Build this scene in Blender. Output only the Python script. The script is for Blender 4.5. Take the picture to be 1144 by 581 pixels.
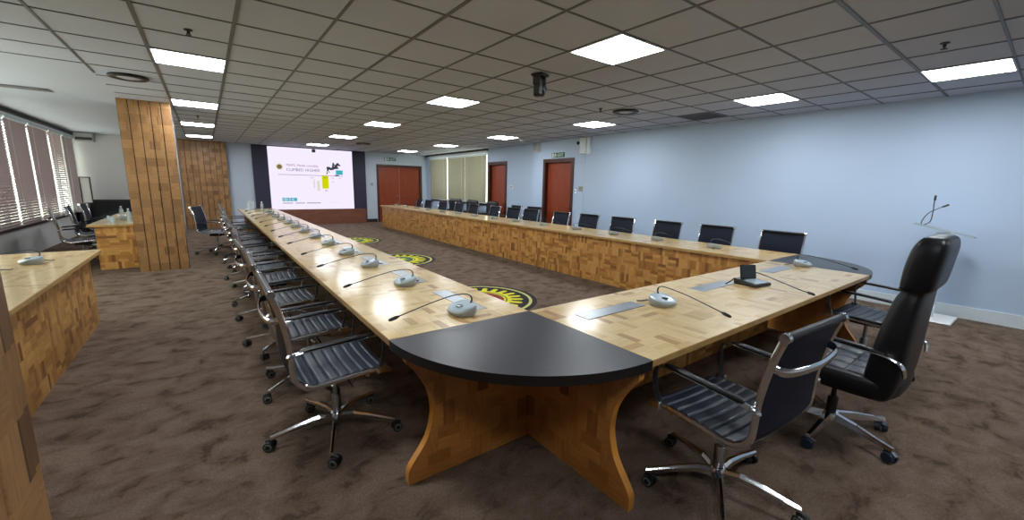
import bpy, math, random
from mathutils import Vector, Matrix
PI = math.pi
random.seed(7)
S = bpy.context.scene
for o in list(bpy.data.objects): bpy.data.objects.remove(o)

# ------------------------------------------------------------------ camera
F, YAW, PITCH, ROLL, EYE = 453.72, .6424, .1784, .021, 1.4875
def _rot(y, p, r):
    Rz = Matrix(((math.cos(y), -math.sin(y), 0), (math.sin(y), math.cos(y), 0), (0, 0, 1)))
    Rx = Matrix(((1, 0, 0), (0, math.cos(p), -math.sin(p)), (0, math.sin(p), math.cos(p))))
    Ry = Matrix(((math.cos(r), 0, math.sin(r)), (0, 1, 0), (-math.sin(r), 0, math.cos(r))))
    return Ry @ Rx @ Rz
Rm = _rot(YAW, PITCH, ROLL)
cam = bpy.data.cameras.new('camera'); cam.sensor_width = 36; cam.lens = F / 1144 * 36
cam.clip_start = .02
camo = bpy.data.objects.new('camera', cam); S.collection.objects.link(camo)
M3 = Matrix((Rm[0], Rm[2], -Rm[1])).transposed()
camo.matrix_world = Matrix.Translation((0, 0, EYE)) @ M3.to_4x4()
S.camera = camo
# ------------------------------------------------------------------ light and exposure
S.view_settings.view_transform = 'Standard'; S.view_settings.look = 'None'
S.view_settings.gamma = 1; S.view_settings.use_curve_mapping = False
S.view_settings.exposure = 0.0
LAMP = 31.0            # ceiling panels
SCREEN = 1.05         # projection wall
w = bpy.data.worlds.new('daylight'); S.world = w; w.use_nodes = True
wn = w.node_tree; bg = wn.nodes['Background']
bg.inputs[0].default_value = (1.0, .95, .84, 1); bg.inputs[1].default_value = 5.5

# ------------------------------------------------------------------ material helpers
MATS = {}
def srgb(r, g, b):
    f = lambda c: (c / 255 / 12.92) if c / 255 <= .04045 else ((c / 255 + .055) / 1.055) ** 2.4
    return (f(r), f(g), f(b), 1)
class NT:
    def __init__(s, name):
        s.m = bpy.data.materials.new(name); s.m.use_nodes = True
        s.t = s.m.node_tree; s.n = s.t.nodes; s.b = s.n['Principled BSDF']; s.out = s.n['Material Output']
    def new(s, t, **k):
        n = s.n.new(t)
        for a, b in k.items(): setattr(n, a, b)
        return n
    def l(s, a, b): s.t.links.new(a, b)
    def math(s, op, a, b=None, c=None):
        n = s.new('ShaderNodeMath', operation=op)
        for i, v in enumerate((a, b, c)):
            if v is None: continue
            if isinstance(v, (int, float)): n.inputs[i].default_value = v
            else: s.l(v, n.inputs[i])
        return n.outputs[0]
def noise_on(nt, col, amt=.12, scale=8, rough=.5, bump=0, bscale=60, stretch=None):
    """modulate a base colour by noise in object space, optional bump"""
    tc = nt.new('ShaderNodeTexCoord'); src = tc.outputs['Object']
    if stretch:
        mp = nt.new('ShaderNodeMapping'); mp.inputs['Scale'].default_value = stretch; nt.l(src, mp.inputs[0]); src = mp.outputs[0]
    nz = nt.new('ShaderNodeTexNoise'); nz.inputs['Scale'].default_value = scale; nz.inputs['Detail'].default_value = 4
    nt.l(src, nz.inputs['Vector'])
    rp = nt.new('ShaderNodeValToRGB'); rp.color_ramp.elements[0].position = .3; rp.color_ramp.elements[1].position = .7
    rp.color_ramp.elements[0].color = tuple(c * (1 - amt) for c in col[:3]) + (1,)
    rp.color_ramp.elements[1].color = tuple(min(1, c * (1 + amt)) for c in col[:3]) + (1,)
    nt.l(nz.outputs[0], rp.inputs[0]); nt.l(rp.outputs[0], nt.b.inputs['Base Color'])
    if bump:
        n2 = nt.new('ShaderNodeTexNoise'); n2.inputs['Scale'].default_value = bscale; nt.l(src, n2.inputs['Vector'])
        bp = nt.new('ShaderNodeBump'); bp.inputs['Strength'].default_value = bump; bp.inputs['Distance'].default_value = .01
        nt.l(n2.outputs[0], bp.inputs['Height']); nt.l(bp.outputs[0], nt.b.inputs['Normal'])
def mat(name, col, rough=.5, metal=0, amt=.08, scale=8, bump=0, bscale=60, spec=.5, coat=0, stretch=None):
    nt = NT(name); noise_on(nt, col, amt, scale, bump=bump, bscale=bscale, stretch=stretch)
    nt.b.inputs['Roughness'].default_value = rough; nt.b.inputs['Metallic'].default_value = metal
    nt.b.inputs['Specular IOR Level'].default_value = spec
    nt.b.inputs['Coat Weight'].default_value = coat
    nt.b.inputs['Coat Roughness'].default_value = .08
    MATS[name] = nt.m; return nt.m
def emit(name, col, st):
    nt = NT(name); e = nt.new('ShaderNodeEmission'); e.inputs[0].default_value = col; e.inputs[1].default_value = st
    nt.l(e.outputs[0], nt.out.inputs[0]); MATS[name] = nt.m; return nt.m
def parquet(name, cols, cell=.15, strips=3, rough=.3, coat=.3, dark=.25, grain=.25):
    """end-grain style mosaic of short strips, laid in cells of random direction (UVs are metres)"""
    nt = NT(name)
    uv = nt.new('ShaderNodeTexCoord').outputs['UV']
    sp = nt.new('ShaderNodeSeparateXYZ'); nt.l(uv, sp.inputs[0])
    u = nt.math('DIVIDE', sp.outputs[0], cell); v = nt.math('DIVIDE', sp.outputs[1], cell)
    row = nt.math('FLOOR', v)
    wr = nt.new('ShaderNodeTexWhiteNoise', noise_dimensions='1D'); nt.l(row, wr.inputs['W'])
    u = nt.math('ADD', u, wr.outputs['Value'])
    colm = nt.math('FLOOR', u)
    fu = nt.math('SUBTRACT', u, colm); fv = nt.math('SUBTRACT', v, row)
    cb = nt.new('ShaderNodeCombineXYZ'); nt.l(colm, cb.inputs[0]); nt.l(row, cb.inputs[1])
    wc = nt.new('ShaderNodeTexWhiteNoise', noise_dimensions='3D'); nt.l(cb.outputs[0], wc.inputs['Vector'])
    o = nt.math('GREATER_THAN', wc.outputs['Value'], .5)
    # across = o ? fu : fv
    d = nt.math('SUBTRACT', fu, fv); across = nt.math('MULTIPLY_ADD', d, o, fv)
    st = nt.math('MULTIPLY', across, strips); si = nt.math('FLOOR', st); sf = nt.math('SUBTRACT', st, si)
    cb2 = nt.new('ShaderNodeCombineXYZ'); nt.l(colm, cb2.inputs[0]); nt.l(row, cb2.inputs[1]); nt.l(nt.math('ADD', si, o), cb2.inputs[2])
    w2 = nt.new('ShaderNodeTexWhiteNoise', noise_dimensions='3D'); nt.l(cb2.outputs[0], w2.inputs['Vector'])
    rp = nt.new('ShaderNodeValToRGB'); cr = rp.color_ramp
    while len(cr.elements) < len(cols): cr.elements.new(.5)
    for i, (p, c) in enumerate(cols): cr.elements[i].position = p; cr.elements[i].color = c
    nt.l(w2.outputs['Value'], rp.inputs[0])
    # grain, stretched along the strip
    gx = nt.math('MULTIPLY', across, 14.0); al = nt.math('SUBTRACT', nt.math('ADD', fu, fv), across)
    g3 = nt.new('ShaderNodeCombineXYZ'); nt.l(gx, g3.inputs[0]); nt.l(nt.math('MULTIPLY', al, 1.5), g3.inputs[1]); nt.l(w2.outputs['Value'], g3.inputs[2])
    gs = nt.new('ShaderNodeVectorMath', operation='MULTIPLY_ADD'); nt.l(g3.outputs[0], gs.inputs[0]); gs.inputs[1].default_value = (1, 1, 40)
    nt.l(cb.outputs[0], gs.inputs[2])
    nz = nt.new('ShaderNodeTexNoise'); nz.inputs['Scale'].default_value = 1.0; nz.inputs['Detail'].default_value = 3; nt.l(gs.outputs[0], nz.inputs['Vector'])
    mr = nt.new('ShaderNodeMapRange'); nt.l(nz.outputs[0], mr.inputs[0]); mr.inputs[1].default_value = .3; mr.inputs[2].default_value = .7
    mr.inputs[3].default_value = 1 - grain; mr.inputs[4].default_value = 1 + grain * .5
    # thin dark joint between strips
    e = nt.math('LESS_THAN', sf, .06); sel = nt.math('GREATER_THAN', w2.outputs['Value'], .72)
    j = nt.math('MULTIPLY', nt.math('MULTIPLY', e, sel), dark * 1.8)
    fac = nt.math('MULTIPLY', mr.outputs[0], nt.math('SUBTRACT', 1, j))
    mx = nt.new('ShaderNodeMix', data_type='RGBA', blend_type='MULTIPLY'); mx.inputs[0].default_value = 1
    nt.l(rp.outputs[0], mx.inputs[6]); nt.l(fac, mx.inputs[7]); nt.l(mx.outputs[2], nt.b.inputs['Base Color'])
    nt.b.inputs['Roughness'].default_value = rough; nt.b.inputs['Coat Weight'].default_value = coat; nt.b.inputs['Coat Roughness'].default_value = .13
    MATS[name] = nt.m; return nt.m

# wood
TOP = parquet('pale block wood top', [(0, srgb(206, 176, 118)), (.35, srgb(222, 196, 142)), (.7, srgb(214, 184, 126)), (.93, srgb(194, 158, 100)), (1, srgb(168, 128, 76))], .13, 3, .32, .55, .3, .12)
PANEL = parquet('golden block wood panel', [(0, srgb(150, 100, 46)), (.3, srgb(190, 138, 72)), (.6, srgb(206, 156, 88)), (.85, srgb(168, 112, 52)), (1, srgb(120, 76, 36))], .12, 3, .4, .15, .4, .2)
LEGW = parquet('orange block wood', [(0, srgb(158, 100, 46)), (.35, srgb(188, 126, 62)), (.7, srgb(172, 110, 50)), (1, srgb(122, 74, 34))], .13, 2, .35, .25, .4, .22)
PILW = parquet('brown block wood plank', [(0, srgb(128, 92, 54)), (.4, srgb(164, 122, 76)), (.75, srgb(150, 108, 66)), (1, srgb(104, 72, 42))], .13, 1, .5, .05, .35, .25)
mat('edge wood', srgb(176, 140, 84), .4, amt=.15, scale=20)
mat('orange edge', srgb(204, 138, 52), .4, amt=.1, scale=10)
mat('black laminate', srgb(40, 42, 50), .36, amt=.15, scale=60, coat=.0, bump=.02, bscale=300)
mat('black edge', srgb(24, 22, 22), .35)
mat('door veneer', srgb(138, 58, 28), .4, amt=.2, scale=3, stretch=(12, 12, 1))
mat('door frame wood', srgb(70, 34, 22), .45, amt=.1)
mat('red brown wood', srgb(122, 74, 56), .45, amt=.2, scale=4, stretch=(1, 1, 8))
mat('wall right paint', srgb(182, 202, 227), .6, amt=.012, scale=1.5, spec=.3)
mat('wall far paint', srgb(188, 200, 214), .6, amt=.02, scale=2, spec=.3)
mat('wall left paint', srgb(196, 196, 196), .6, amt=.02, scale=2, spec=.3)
mat('navy cladding', srgb(44, 44, 66), .6)
mat('white trim', srgb(214, 226, 232), .4, amt=.02)
mat('dark trim', srgb(40, 34, 32), .5)
mat('ceiling tile', srgb(184, 189, 200), .85, amt=.03, scale=1.2, bump=.05, bscale=200, spec=.1)
mat('ceiling grid', srgb(96, 95, 97), .5, amt=.05)
mat('chrome', srgb(222, 225, 230), .12, 1, amt=.03)
mat('brushed metal', srgb(170, 178, 186), .28, 1, amt=.05, scale=40, stretch=(1, 12, 1))
mat('aluminium plate', srgb(168, 176, 182), .3, .7, amt=.05)
mat('black leather', srgb(12, 14, 19), .38, amt=.2, scale=30, bump=.04, bscale=350, spec=.32)
mat('seat leather', srgb(36, 46, 62), .42, amt=.2, scale=30, bump=.08, bscale=350, spec=.7)
mat('mesh back', srgb(24, 30, 46), .6, amt=.1, scale=60, spec=.2)
mat('black plastic', srgb(18, 18, 20), .4)
mat('grey green plastic', srgb(96, 112, 106), .45)
mat('blue black plastic', srgb(28, 44, 62), .35)
mat('silver plastic', srgb(186, 204, 216), .25, .25, amt=.03)
mat('grey plastic', srgb(150, 154, 150), .4)
mat('dark screen', srgb(70, 82, 88), .15, .3)
mat('blind slat', srgb(158, 142, 142), .6, amt=.04)
mat('beige blind slat', srgb(172, 170, 150), .6, amt=.04)
mat('white plastic', srgb(222, 224, 224), .4, amt=.02)
mat('green sign', srgb(10, 96, 66), .4); mat('dark green sign', srgb(6, 60, 44), .4)
mat('carpet black', srgb(16, 15, 15), .9, amt=.2, scale=90)
mat('carpet yellow', srgb(208, 206, 40), .9, amt=.15, scale=90)
mat('carpet cream', srgb(190, 190, 120), .9, amt=.1, scale=90)
mat('carpet red', srgb(130, 40, 36), .9); mat('carpet teal', srgb(20, 84, 78), .9)
mat('paper', srgb(232, 230, 224), .7, amt=.02)
mat('sofa black', srgb(22, 24, 30), .5)
# clear things
def clear(name, col, tr=.8, rough=.05):
    nt = NT(name); t = nt.new('ShaderNodeBsdfTransparent'); t.inputs[0].default_value = col
    mx = nt.new('ShaderNodeMixShader'); mx.inputs[0].default_value = tr
    nt.b.inputs['Base Color'].default_value = col; nt.b.inputs['Roughness'].default_value = rough
    nt.l(nt.b.outputs[0], mx.inputs[1]); nt.l(t.outputs[0], mx.inputs[2]); nt.l(mx.outputs[0], nt.out.inputs[0]); MATS[name] = nt.m
clear('window glass', (.95, 1, .98, 1), .9); clear('clear plastic', (.82, .9, .95, 1), .6); clear('acrylic', (.85, .92, .97, 1), .45)
# carpet
nt = NT('mottled brown carpet')
tc = nt.new('ShaderNodeTexCoord'); 
mp = nt.new('ShaderNodeMapping'); mp.inputs['Scale'].default_value = (1.5, 2.0, 1); nt.l(tc.outputs['Object'], mp.inputs[0])
n1 = nt.new('ShaderNodeTexNoise'); n1.inputs['Scale'].default_value = 3.3; n1.inputs['Detail'].default_value = 5; n1.inputs['Roughness'].default_value = .62; n1.inputs['Distortion'].default_value = .5; nt.l(mp.outputs[0], n1.inputs['Vector'])
rp = nt.new('ShaderNodeValToRGB'); cr = rp.color_ramp; cr.elements[0].position = .36; cr.elements[1].position = .60
cr.elements[0].color = srgb(74, 60, 50); cr.elements[1].color = srgb(112, 96, 84); e = cr.elements.new(.44); e.color = srgb(97, 81, 69)
nt.l(n1.outputs[0], rp.inputs[0])
n2 = nt.new('ShaderNodeTexNoise'); n2.inputs['Scale'].default_value = 90; n2.inputs['Detail'].default_value = 3; nt.l(tc.outputs['Object'], n2.inputs['Vector'])
mx = nt.new('ShaderNodeMix', data_type='RGBA', blend_type='OVERLAY'); mx.inputs[0].default_value = .5
nt.l(rp.outputs[0], mx.inputs[6]); nt.l(n2.outputs[0], mx.inputs[7]); nt.l(mx.outputs[2], nt.b.inputs['Base Color'])
bp = nt.new('ShaderNodeBump'); bp.inputs['Strength'].default_value = .5; bp.inputs['Distance'].default_value = .01
nt.l(n2.outputs[0], bp.inputs['Height']); nt.l(bp.outputs[0], nt.b.inputs['Normal']); nt.b.inputs['Roughness'].default_value = .95
nt.b.inputs['Specular IOR Level'].default_value = .15; MATS['carpet'] = nt.m
emit('lamp panel', (.93, .97, 1, 1), LAMP)
emit('screen white', (.88, .81, .98, 1), SCREEN)
emit('screen yellow', (.72, .76, .0, 1), .9); emit('screen teal', (.06, .42, .52, 1), 1); emit('screen grey', (.16, .17, .24, 1), 1)
emit('screen dark', (.05, .05, .07, 1), 1); emit('screen pale', (.75, .7, .6, 1), 1); emit('screen pink', (.34, .18, .24, 1), 1); emit('screen olive', (.2, .17, .05, 1), 1)

# ------------------------------------------------------------------ mesh helpers
class MB:
    def __init__(s): s.v = []; s.f = []; s.mi = []; s.sm = []; s.cur = 0; s.M = None
    def tr(s, p):
        p = Vector(p); return s.M @ p if s.M else p
    def add(s, vs, fs, smooth=False):
        b = len(s.v); s.v += [s.tr(p) for p in vs]
        for f in fs: s.f.append([b + i for i in f]); s.mi.append(s.cur); s.sm.append(smooth)
        return s
    def box(s, a, b):
        (x0, y0, z0), (x1, y1, z1) = a, b
        x0, x1 = sorted((x0, x1)); y0, y1 = sorted((y0, y1)); z0, z1 = sorted((z0, z1))
        vs = [(x0, y0, z0), (x1, y0, z0), (x1, y1, z0), (x0, y1, z0), (x0, y0, z1), (x1, y0, z1), (x1, y1, z1), (x0, y1, z1)]
        return s.add(vs, [(0, 3, 2, 1), (4, 5, 6, 7), (0, 1, 5, 4), (1, 2, 6, 5), (2, 3, 7, 6), (3, 0, 4, 7)])
    def bbox(s, a, b, r=.006):
        """box with chamfered edges (hull of inset faces)"""
        (x0, y0, z0), (x1, y1, z1) = a, b
        x0, x1 = sorted((x0, x1)); y0, y1 = sorted((y0, y1)); z0, z1 = sorted((z0, z1))
        r = min(r, (x1 - x0) / 2.01, (y1 - y0) / 2.01, (z1 - z0) / 2.01)
        ring = lambda d: [(x0 + d, y0), (x1 - d, y0), (x1, y0 + d), (x1, y1 - d), (x1 - d, y1), (x0 + d, y1), (x0, y1 - d), (x0, y0 + d)]
        inn = [(x0 + r, y0 + r), (x1 - r, y0 + r), (x1 - r, y0 + r), (x1 - r, y1 - r), (x1 - r, y1 - r), (x0 + r, y1 - r), (x0 + r, y1 - r), (x0 + r, y0 + r)]
        L = [[(x, y, z0) for x, y in inn], [(x, y, z0 + r) for x, y in ring(r)], [(x, y, z1 - r) for x, y in ring(r)], [(x, y, z1) for x, y in inn]]
        return s.loft(L, False)
    def loft(s, rings, smooth=True, caps=True, closed=True):
        n = len(rings[0]); vs = [p for r in rings for p in r]; fs = []
        for k in range(len(rings) - 1):
            for i in range(n if closed else n - 1):
                j = (i + 1) % n; fs.append((k * n + i, k * n + j, (k + 1) * n + j, (k + 1) * n + i))
        if caps and closed:
            fs.append(tuple(range(n - 1, -1, -1))); fs.append(tuple(range((len(rings) - 1) * n, len(rings) * n)))
        return s.add(vs, fs, smooth)
    def cyl(s, p0, p1, r0, r1=None, n=14, smooth=True):
        return s.tube([p0, p1], [r0, r0 if r1 is None else r1], n, smooth)
    def tube(s, pts, r, n=8, smooth=True, flat=None, up=None):
        """swept ring; flat=(a,b) gives an elliptical/rectangular section"""
        P = [Vector(p) for p in pts]; k = len(P)
        R = r if isinstance(r, (list, tuple)) else [r] * k
        rings = []; prev = None
        for i in range(k):
            t = (P[min(i + 1, k - 1)] - P[max(i - 1, 0)]).normalized()
            u0 = Vector(up) if up else (prev if prev else (Vector((0, 0, 1)) if abs(t.z) < .9 else Vector((1, 0, 0))))
            a = (u0 - t * u0.dot(t)).normalized(); b = t.cross(a); prev = a
            fa, fb = flat if flat else (1, 1)
            rings.append([tuple(P[i] + a * (math.cos(2 * PI * j / n) * R[i] * fa) + b * (math.sin(2 * PI * j / n) * R[i] * fb)) for j in range(n)])
        return s.loft(rings, smooth)
    def lathe(s, prof, c=(0, 0, 0), n=20, axis='z', smooth=True):
        rings = []
        for r, h in prof:
            ring = []
            for j in range(n):
                a = 2 * PI * j / n; x, y = r * math.cos(a), r * math.sin(a)
                ring.append({'z': (c[0] + x, c[1] + y, c[2] + h), 'y': (c[0] + x, c[1] + h, c[2] + y), 'x': (c[0] + h, c[1] + x, c[2] + y)}[axis])
            rings.append(ring)
        return s.loft(rings, smooth)
    def prism(s, poly, a, b, plane='xy', smooth=False):
        f = {'xy': lambda p, h: (p[0], p[1], h), 'xz': lambda p, h: (p[0], h, p[1]), 'yz': lambda p, h: (h, p[0], p[1])}[plane]
        return s.loft([[f(p, a) for p in poly], [f(p, b) for p in poly]], smooth)
    def build(s, name, mats, parent=None, loc=None, rz=None):
        if not isinstance(mats, (list, tuple)): mats = [mats]
        me = bpy.data.meshes.new(name); me.from_pydata([tuple(v) for v in s.v], [], s.f)
        for m in mats: me.materials.append(MATS[m] if isinstance(m, str) else m)
        for p, mi, sm in zip(me.polygons, s.mi, s.sm): p.material_index = mi; p.use_smooth = sm
        import bmesh
        bm = bmesh.new(); bm.from_mesh(me); bmesh.ops.recalc_face_normals(bm, faces=bm.faces)
        for e in bm.edges:
            if len(e.link_faces) == 2 and e.calc_face_angle(0) > .7: e.smooth = False
        uvl = bm.loops.layers.uv.new('UVMap')
        for f in bm.faces:
            n = f.normal; ax = max(range(3), key=lambda i: abs(n[i]))
            for lp in f.loops:
                c = lp.vert.co
                lp[uvl].uv = (c.x, c.y) if ax == 2 else ((c.y, c.z) if ax == 0 else (c.x, c.z))
        bm.to_mesh(me); bm.free()
        o = bpy.data.objects.new(name, me); S.collection.objects.link(o)
        if parent: o.parent = parent
        if loc: o.location = loc
        if rz is not None: o.rotation_euler.z = rz
        return o
def tag(o, label, cat, group=None, kind=None):
    o['label'] = label; o['category'] = cat
    if group: o['group'] = group
    if kind: o['kind'] = kind
    return o
def thing(name, label, cat, loc=(0, 0, 0), rz=0, group=None):
    o = bpy.data.objects.new(name, None); S.collection.objects.link(o); o.empty_display_size = .1
    o.location = loc; o.rotation_euler.z = rz; return tag(o, label, cat, group)
def struct(o): o['kind'] = 'structure'; return o
def dup(root, loc, rz, label=None, group=None):
    r = root.copy(); S.collection.objects.link(r); r.location = loc; r.rotation_euler.z = rz
    if label: r['label'] = label
    if group: r['group'] = group
    for ch in list(root.children):
        c = ch.copy(); S.collection.objects.link(c); c.parent = r
        for g in list(ch.children):
            d = g.copy(); S.collection.objects.link(d); d.parent = c
    return r
def text(body, size, mname, parent, M, name='lettering', ext=.001):
    cu = bpy.data.curves.new(name, 'FONT'); cu.body = body; cu.size = size; cu.extrude = ext
    t = bpy.data.objects.new('tmp', cu); S.collection.objects.link(t)
    dg = bpy.context.evaluated_depsgraph_get(); me = bpy.data.meshes.new_from_object(t.evaluated_get(dg))
    bpy.data.objects.remove(t); me.materials.clear(); me.materials.append(MATS[mname]); me.transform(M)
    o = bpy.data.objects.new(name, me); S.collection.objects.link(o); o.parent = parent; return o
ORD = ['first', 'second', 'third', 'fourth', 'fifth', 'sixth', 'seventh', 'eighth', 'ninth', 'tenth', 'eleventh', 'twelfth', 'thirteenth', 'fourteenth', 'fifteenth', 'sixteenth', 'seventeenth']

# ------------------------------------------------------------------ room
CEIL = 2.6875; XL, XR, XR2, YF, YB = -2.8, 7.38, 7.52, 16.2, -3.6; STEP = 8.94
struct(MB().box((XL - .2, YB - .2, -.1), (XR2 + .2, YF + .5, 0)).build('floor', 'carpet'))
cl = struct(MB().box((XL - .2, YB - .2, CEIL), (XR2 + .2, YF + .5, CEIL + .1)).build('ceiling', 'ceiling tile'))
DX, DY = .6031, .5987; GX = lambda c: -.916 + DX * c; GY = lambda r: 2.842 + DY * r
g = MB()
for c in range(0, 14):
    x = GX(c); wd = .014 if c in (1, 2, 4) else .010
    g.box((x - wd, YB if c else YB, CEIL - .006), (x + wd, YF if c else 6.9, CEIL + .002))
for r in range(-10, 23):
    y = GY(r); wd = .014 if r in (-3,) else .009
    g.box((GX(0) if r > 6 else XL, y - wd, CEIL - .005), (XR if y < STEP else XR2, y + wd, CEIL + .002))
gr = g.build('ceiling_grid', 'ceiling grid', cl)
# left wall with a ribbon window
ZW0, ZW1 = .60, 2.52; YW0 = 5.1
m = MB(); m.box((XL - .2, YB, 0), (XL, YF, ZW0)).box((XL - .2, YB, ZW1), (XL, YF, CEIL)).box((XL - .2, YB, ZW0), (XL, YW0, ZW1)).box((XL - .2, YF - .08, ZW0), (XL, YF, ZW1))
struct(m.build('wall_left', 'wall left paint'))
struct(MB().box((XL, YB, ZW0 - .05), (XL + .05, YF, ZW0 + .0)).build('trim_1', 'dark trim'))
struct(MB().box((XL, YW0, ZW1 + .02), (XL + .07, YF - .1, ZW1 + .08)).build('trim_2', 'white trim'))
struct(MB().box((XL, YB, ZW1 + .08), (XL + .05, YF, CEIL)).build('trim_3', 'dark trim'))
edges = [5.1, 6.3, 7.55, 8.8, 10.05, 11.3, 12.53, 13.86, 15.0, 16.08]
for i in range(len(edges) - 1):
    a, b = edges[i], edges[i + 1]
    wn_ = MB().box((XL - .14, a, ZW0), (XL - .09, a + .04, ZW1)).box((XL - .14, b - .04, ZW0), (XL - .09, b, ZW1)).box((XL - .14, a, ZW0), (XL - .09, b, ZW0 + .04)).box((XL - .14, a, ZW1 - .04), (XL - .09, b, ZW1)).build('window_%d' % (i + 1), 'white trim')
    struct(wn_); struct(MB().box((XL - .12, a + .04, ZW0 + .04), (XL - .115, b - .04, ZW1 - .04)).build('glass', 'window glass', wn_))
# right wall, two planes with a small return, window opening far away
WR0, WR1, WZ0, WZ1 = 11.52, 15.7, .92, 2.56
m = MB()
def wall_x(m, x, y0, y1, holes, th=.25):
    ys = y0
    for (a, b, z0, z1) in sorted(holes):
        m.box((x, ys, 0), (x + th, a, CEIL)); m.box((x, a, z1), (x + th, b, CEIL))
        if z0 > 0: m.box((x, a, 0), (x + th, b, z0))
        ys = b
    m.box((x, ys, 0), (x + th, y1, CEIL))
D3 = (7.44, 8.46, 0, 2.16); D2 = (10.47, 11.4, 0, 2.19)
m = MB(); wall_x(m, XR, YB, STEP, [D3]); wall_x(m, XR2, STEP, YF, [D2, (WR0, WR1, WZ0, WZ1)])
struct(m.build('wall_right', 'wall right paint'))
# far wall
DD = (5.47, 7.25, 0, 2.19)
struct(MB().box((XL, YF, 0), (-.55, YF + .25, CEIL)).build('wall_far_left', 'wall left paint'))
m = MB(); m.box((-.55, YF, 0), (DD[0], YF + .25, CEIL)).box((DD[1], YF, 0), (XR2 + .2, YF + .25, CEIL)).box((DD[0], YF, DD[3]), (DD[1], YF + .25, CEIL))
struct(m.build('wall_far', 'wall far paint'))
struct(MB().box((XL, YB - .2, 0), (XR + .2, YB, CEIL)).build('wall_near', 'wall left paint'))
struct(MB().box((XR - .018, YB, 0), (XR, D3[0] - .07, .15)).build('baseboard_right', 'white trim'))
struct(MB().box((5.0, YF - .015, 0), (DD[0] - .08, YF, .13)).build('baseboard_far', 'dark trim'))
struct(MB().box((XR2 - .015, STEP, 0), (XR2, D2[0] - .07, .1)).build('baseboard_right_far', 'white trim'))
# doors
def door_x(n, x, d, handle=True):
    y0, y1, _, z1 = d
    fr = MB().box((x - .015, y0 - .07, 0), (x + .13, y0 + .02, z1 + .07)).box((x - .015, y1 - .02, 0), (x + .13, y1 + .07, z1 + .07)).box((x - .015, y0 + .02, z1 - .02), (x + .13, y1 - .02, z1 + .07)).build('door_%d' % n, 'door frame wood')
    struct(fr)
    struct(MB().box((x + .10, y0 + .02, .005), (x + .14, y1 - .02, z1 - .02)).build('door_leaf', 'door veneer', fr))
    if handle:
        struct(MB().cyl((x + .10, y0 + .1, 1.0), (x + .05, y0 + .1, 1.0), .01).cyl((x + .05, y0 + .1, 1.0), (x + .05, y0 + .22, 1.0), .009).box((x + .094, y0 + .07, .93), (x + .10, y0 + .13, 1.07)).build('door_handle', 'chrome', fr))
door_x(3, XR, D3); door_x(2, XR2, D2)
fr = MB().box((DD[0] - .06, YF - .015, 0), (DD[0] + .03, YF + .12, DD[3] + .06)).box((DD[1] - .03, YF - .015, 0), (DD[1] + .06, YF + .12, DD[3] + .06)).box((DD[0] + .03, YF - .015, DD[3] - .03), (DD[1] - .03, YF + .12, DD[3] + .06)).build('door_1', 'door frame wood')
struct(fr); mid = (DD[0] + DD[1]) / 2
for a, b in ((DD[0] + .03, mid - .004), (mid + .004, DD[1] - .03)):
    struct(MB().box((a, YF + .07, .005), (b, YF + .11, DD[3] - .03)).build('door_leaf', 'door veneer', fr))
for sx in (-1, 1):
    struct(MB().cyl((mid + sx * .07, YF + .07, 1.02), (mid + sx * .07, YF + .02, 1.02), .01).cyl((mid + sx * .07, YF + .02, 1.02), (mid + sx * .2, YF + .02, 1.02), .01).build('door_handle', 'chrome', fr))
# far windows behind the beige blinds
wf = MB().box((XR2 + .1, WR0, WZ0), (XR2 + .15, WR0 + .04, WZ1)).box((XR2 + .1, WR1 - .04, WZ0), (XR2 + .15, WR1, WZ1)).box((XR2 + .1, WR0, WZ0), (XR2 + .15, WR1, WZ0 + .04)).box((XR2 + .1, WR0, WZ1 - .04), (XR2 + .15, WR1, WZ1)).box((XR2 + .1, 13.5, WZ0), (XR2 + .15, 13.55, WZ1)).build('window_10', 'white trim'); struct(wf)
struct(MB().box((XR2 + .12, WR0 + .04, WZ0 + .04), (XR2 + .125, WR1 - .04, WZ1 - .04)).build('glass', 'window glass', wf))
# recess cladding round the screen
struct(MB().box((1.31, YF - .06, 0), (1.76, YF, CEIL)).box((4.50, YF - .06, 0), (4.98, YF, CEIL)).box((1.76, YF - .06, 2.66), (4.5, YF, CEIL)).build('trim_4', 'navy cladding'))
struct(MB().box((1.5, YF - .12, 0), (4.92, YF - .061, .54)).build('trim_5', 'red brown wood'))

# ------------------------------------------------------------------ wooden pillar and wall cladding (structure)
core = MB().box((-.95, 8.79, 0), (-.345, 9.4, CEIL)).build('pillar', 'wall left paint'); struct(core)  # visible right side kept pale: its bright highlight edge is put into the colour
m = MB(); n = 5; x0, x1 = -.975, -.335; wd = (x1 - x0) / n
for i in range(n): m.bbox((x0 + i * wd + .005, 8.75, 0), (x0 + (i + 1) * wd - .005, 8.79, CEIL), .004)
struct(m.build('pillar_cladding', PILW, core))
struct(MB().box((x0, 8.775, 0), (x1, 8.789, CEIL)).build('pillar_backing', 'black edge', core))
npl = MB().box((-.95, .56, 0), (-.36, 1.14, CEIL)).build('pillar', 'wall left paint'); struct(npl)
m = MB(); n = 5; x0, x1 = -.975, -.32; wd = (x1 - x0) / n
for yy in (.52, 1.141):
    for i in range(n): m.bbox((x0 + i * wd + .005, yy, 0), (x0 + (i + 1) * wd - .005, yy + .039, CEIL), .004)
n = 4; wd = .58 / n
for i in range(n): m.bbox((-.359, .56 + i * wd + .005, 0), (-.32, .56 + (i + 1) * wd - .003, CEIL), .004)
struct(m.build('pillar_cladding', PILW, npl))
cd = MB().box((-.55, 16.02, 0), (.60, YF, CEIL)).build('wall_cladding', 'black edge'); struct(cd)
m = MB(); n = 8; x0, x1 = -.56, .62; wd = (x1 - x0) / n
for i in range(n): m.bbox((x0 + i * wd + .006, 15.98, 0), (x0 + (i + 1) * wd - .006, 16.02, CEIL), .004)
struct(m.build('cladding_boards', PILW, cd))

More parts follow.
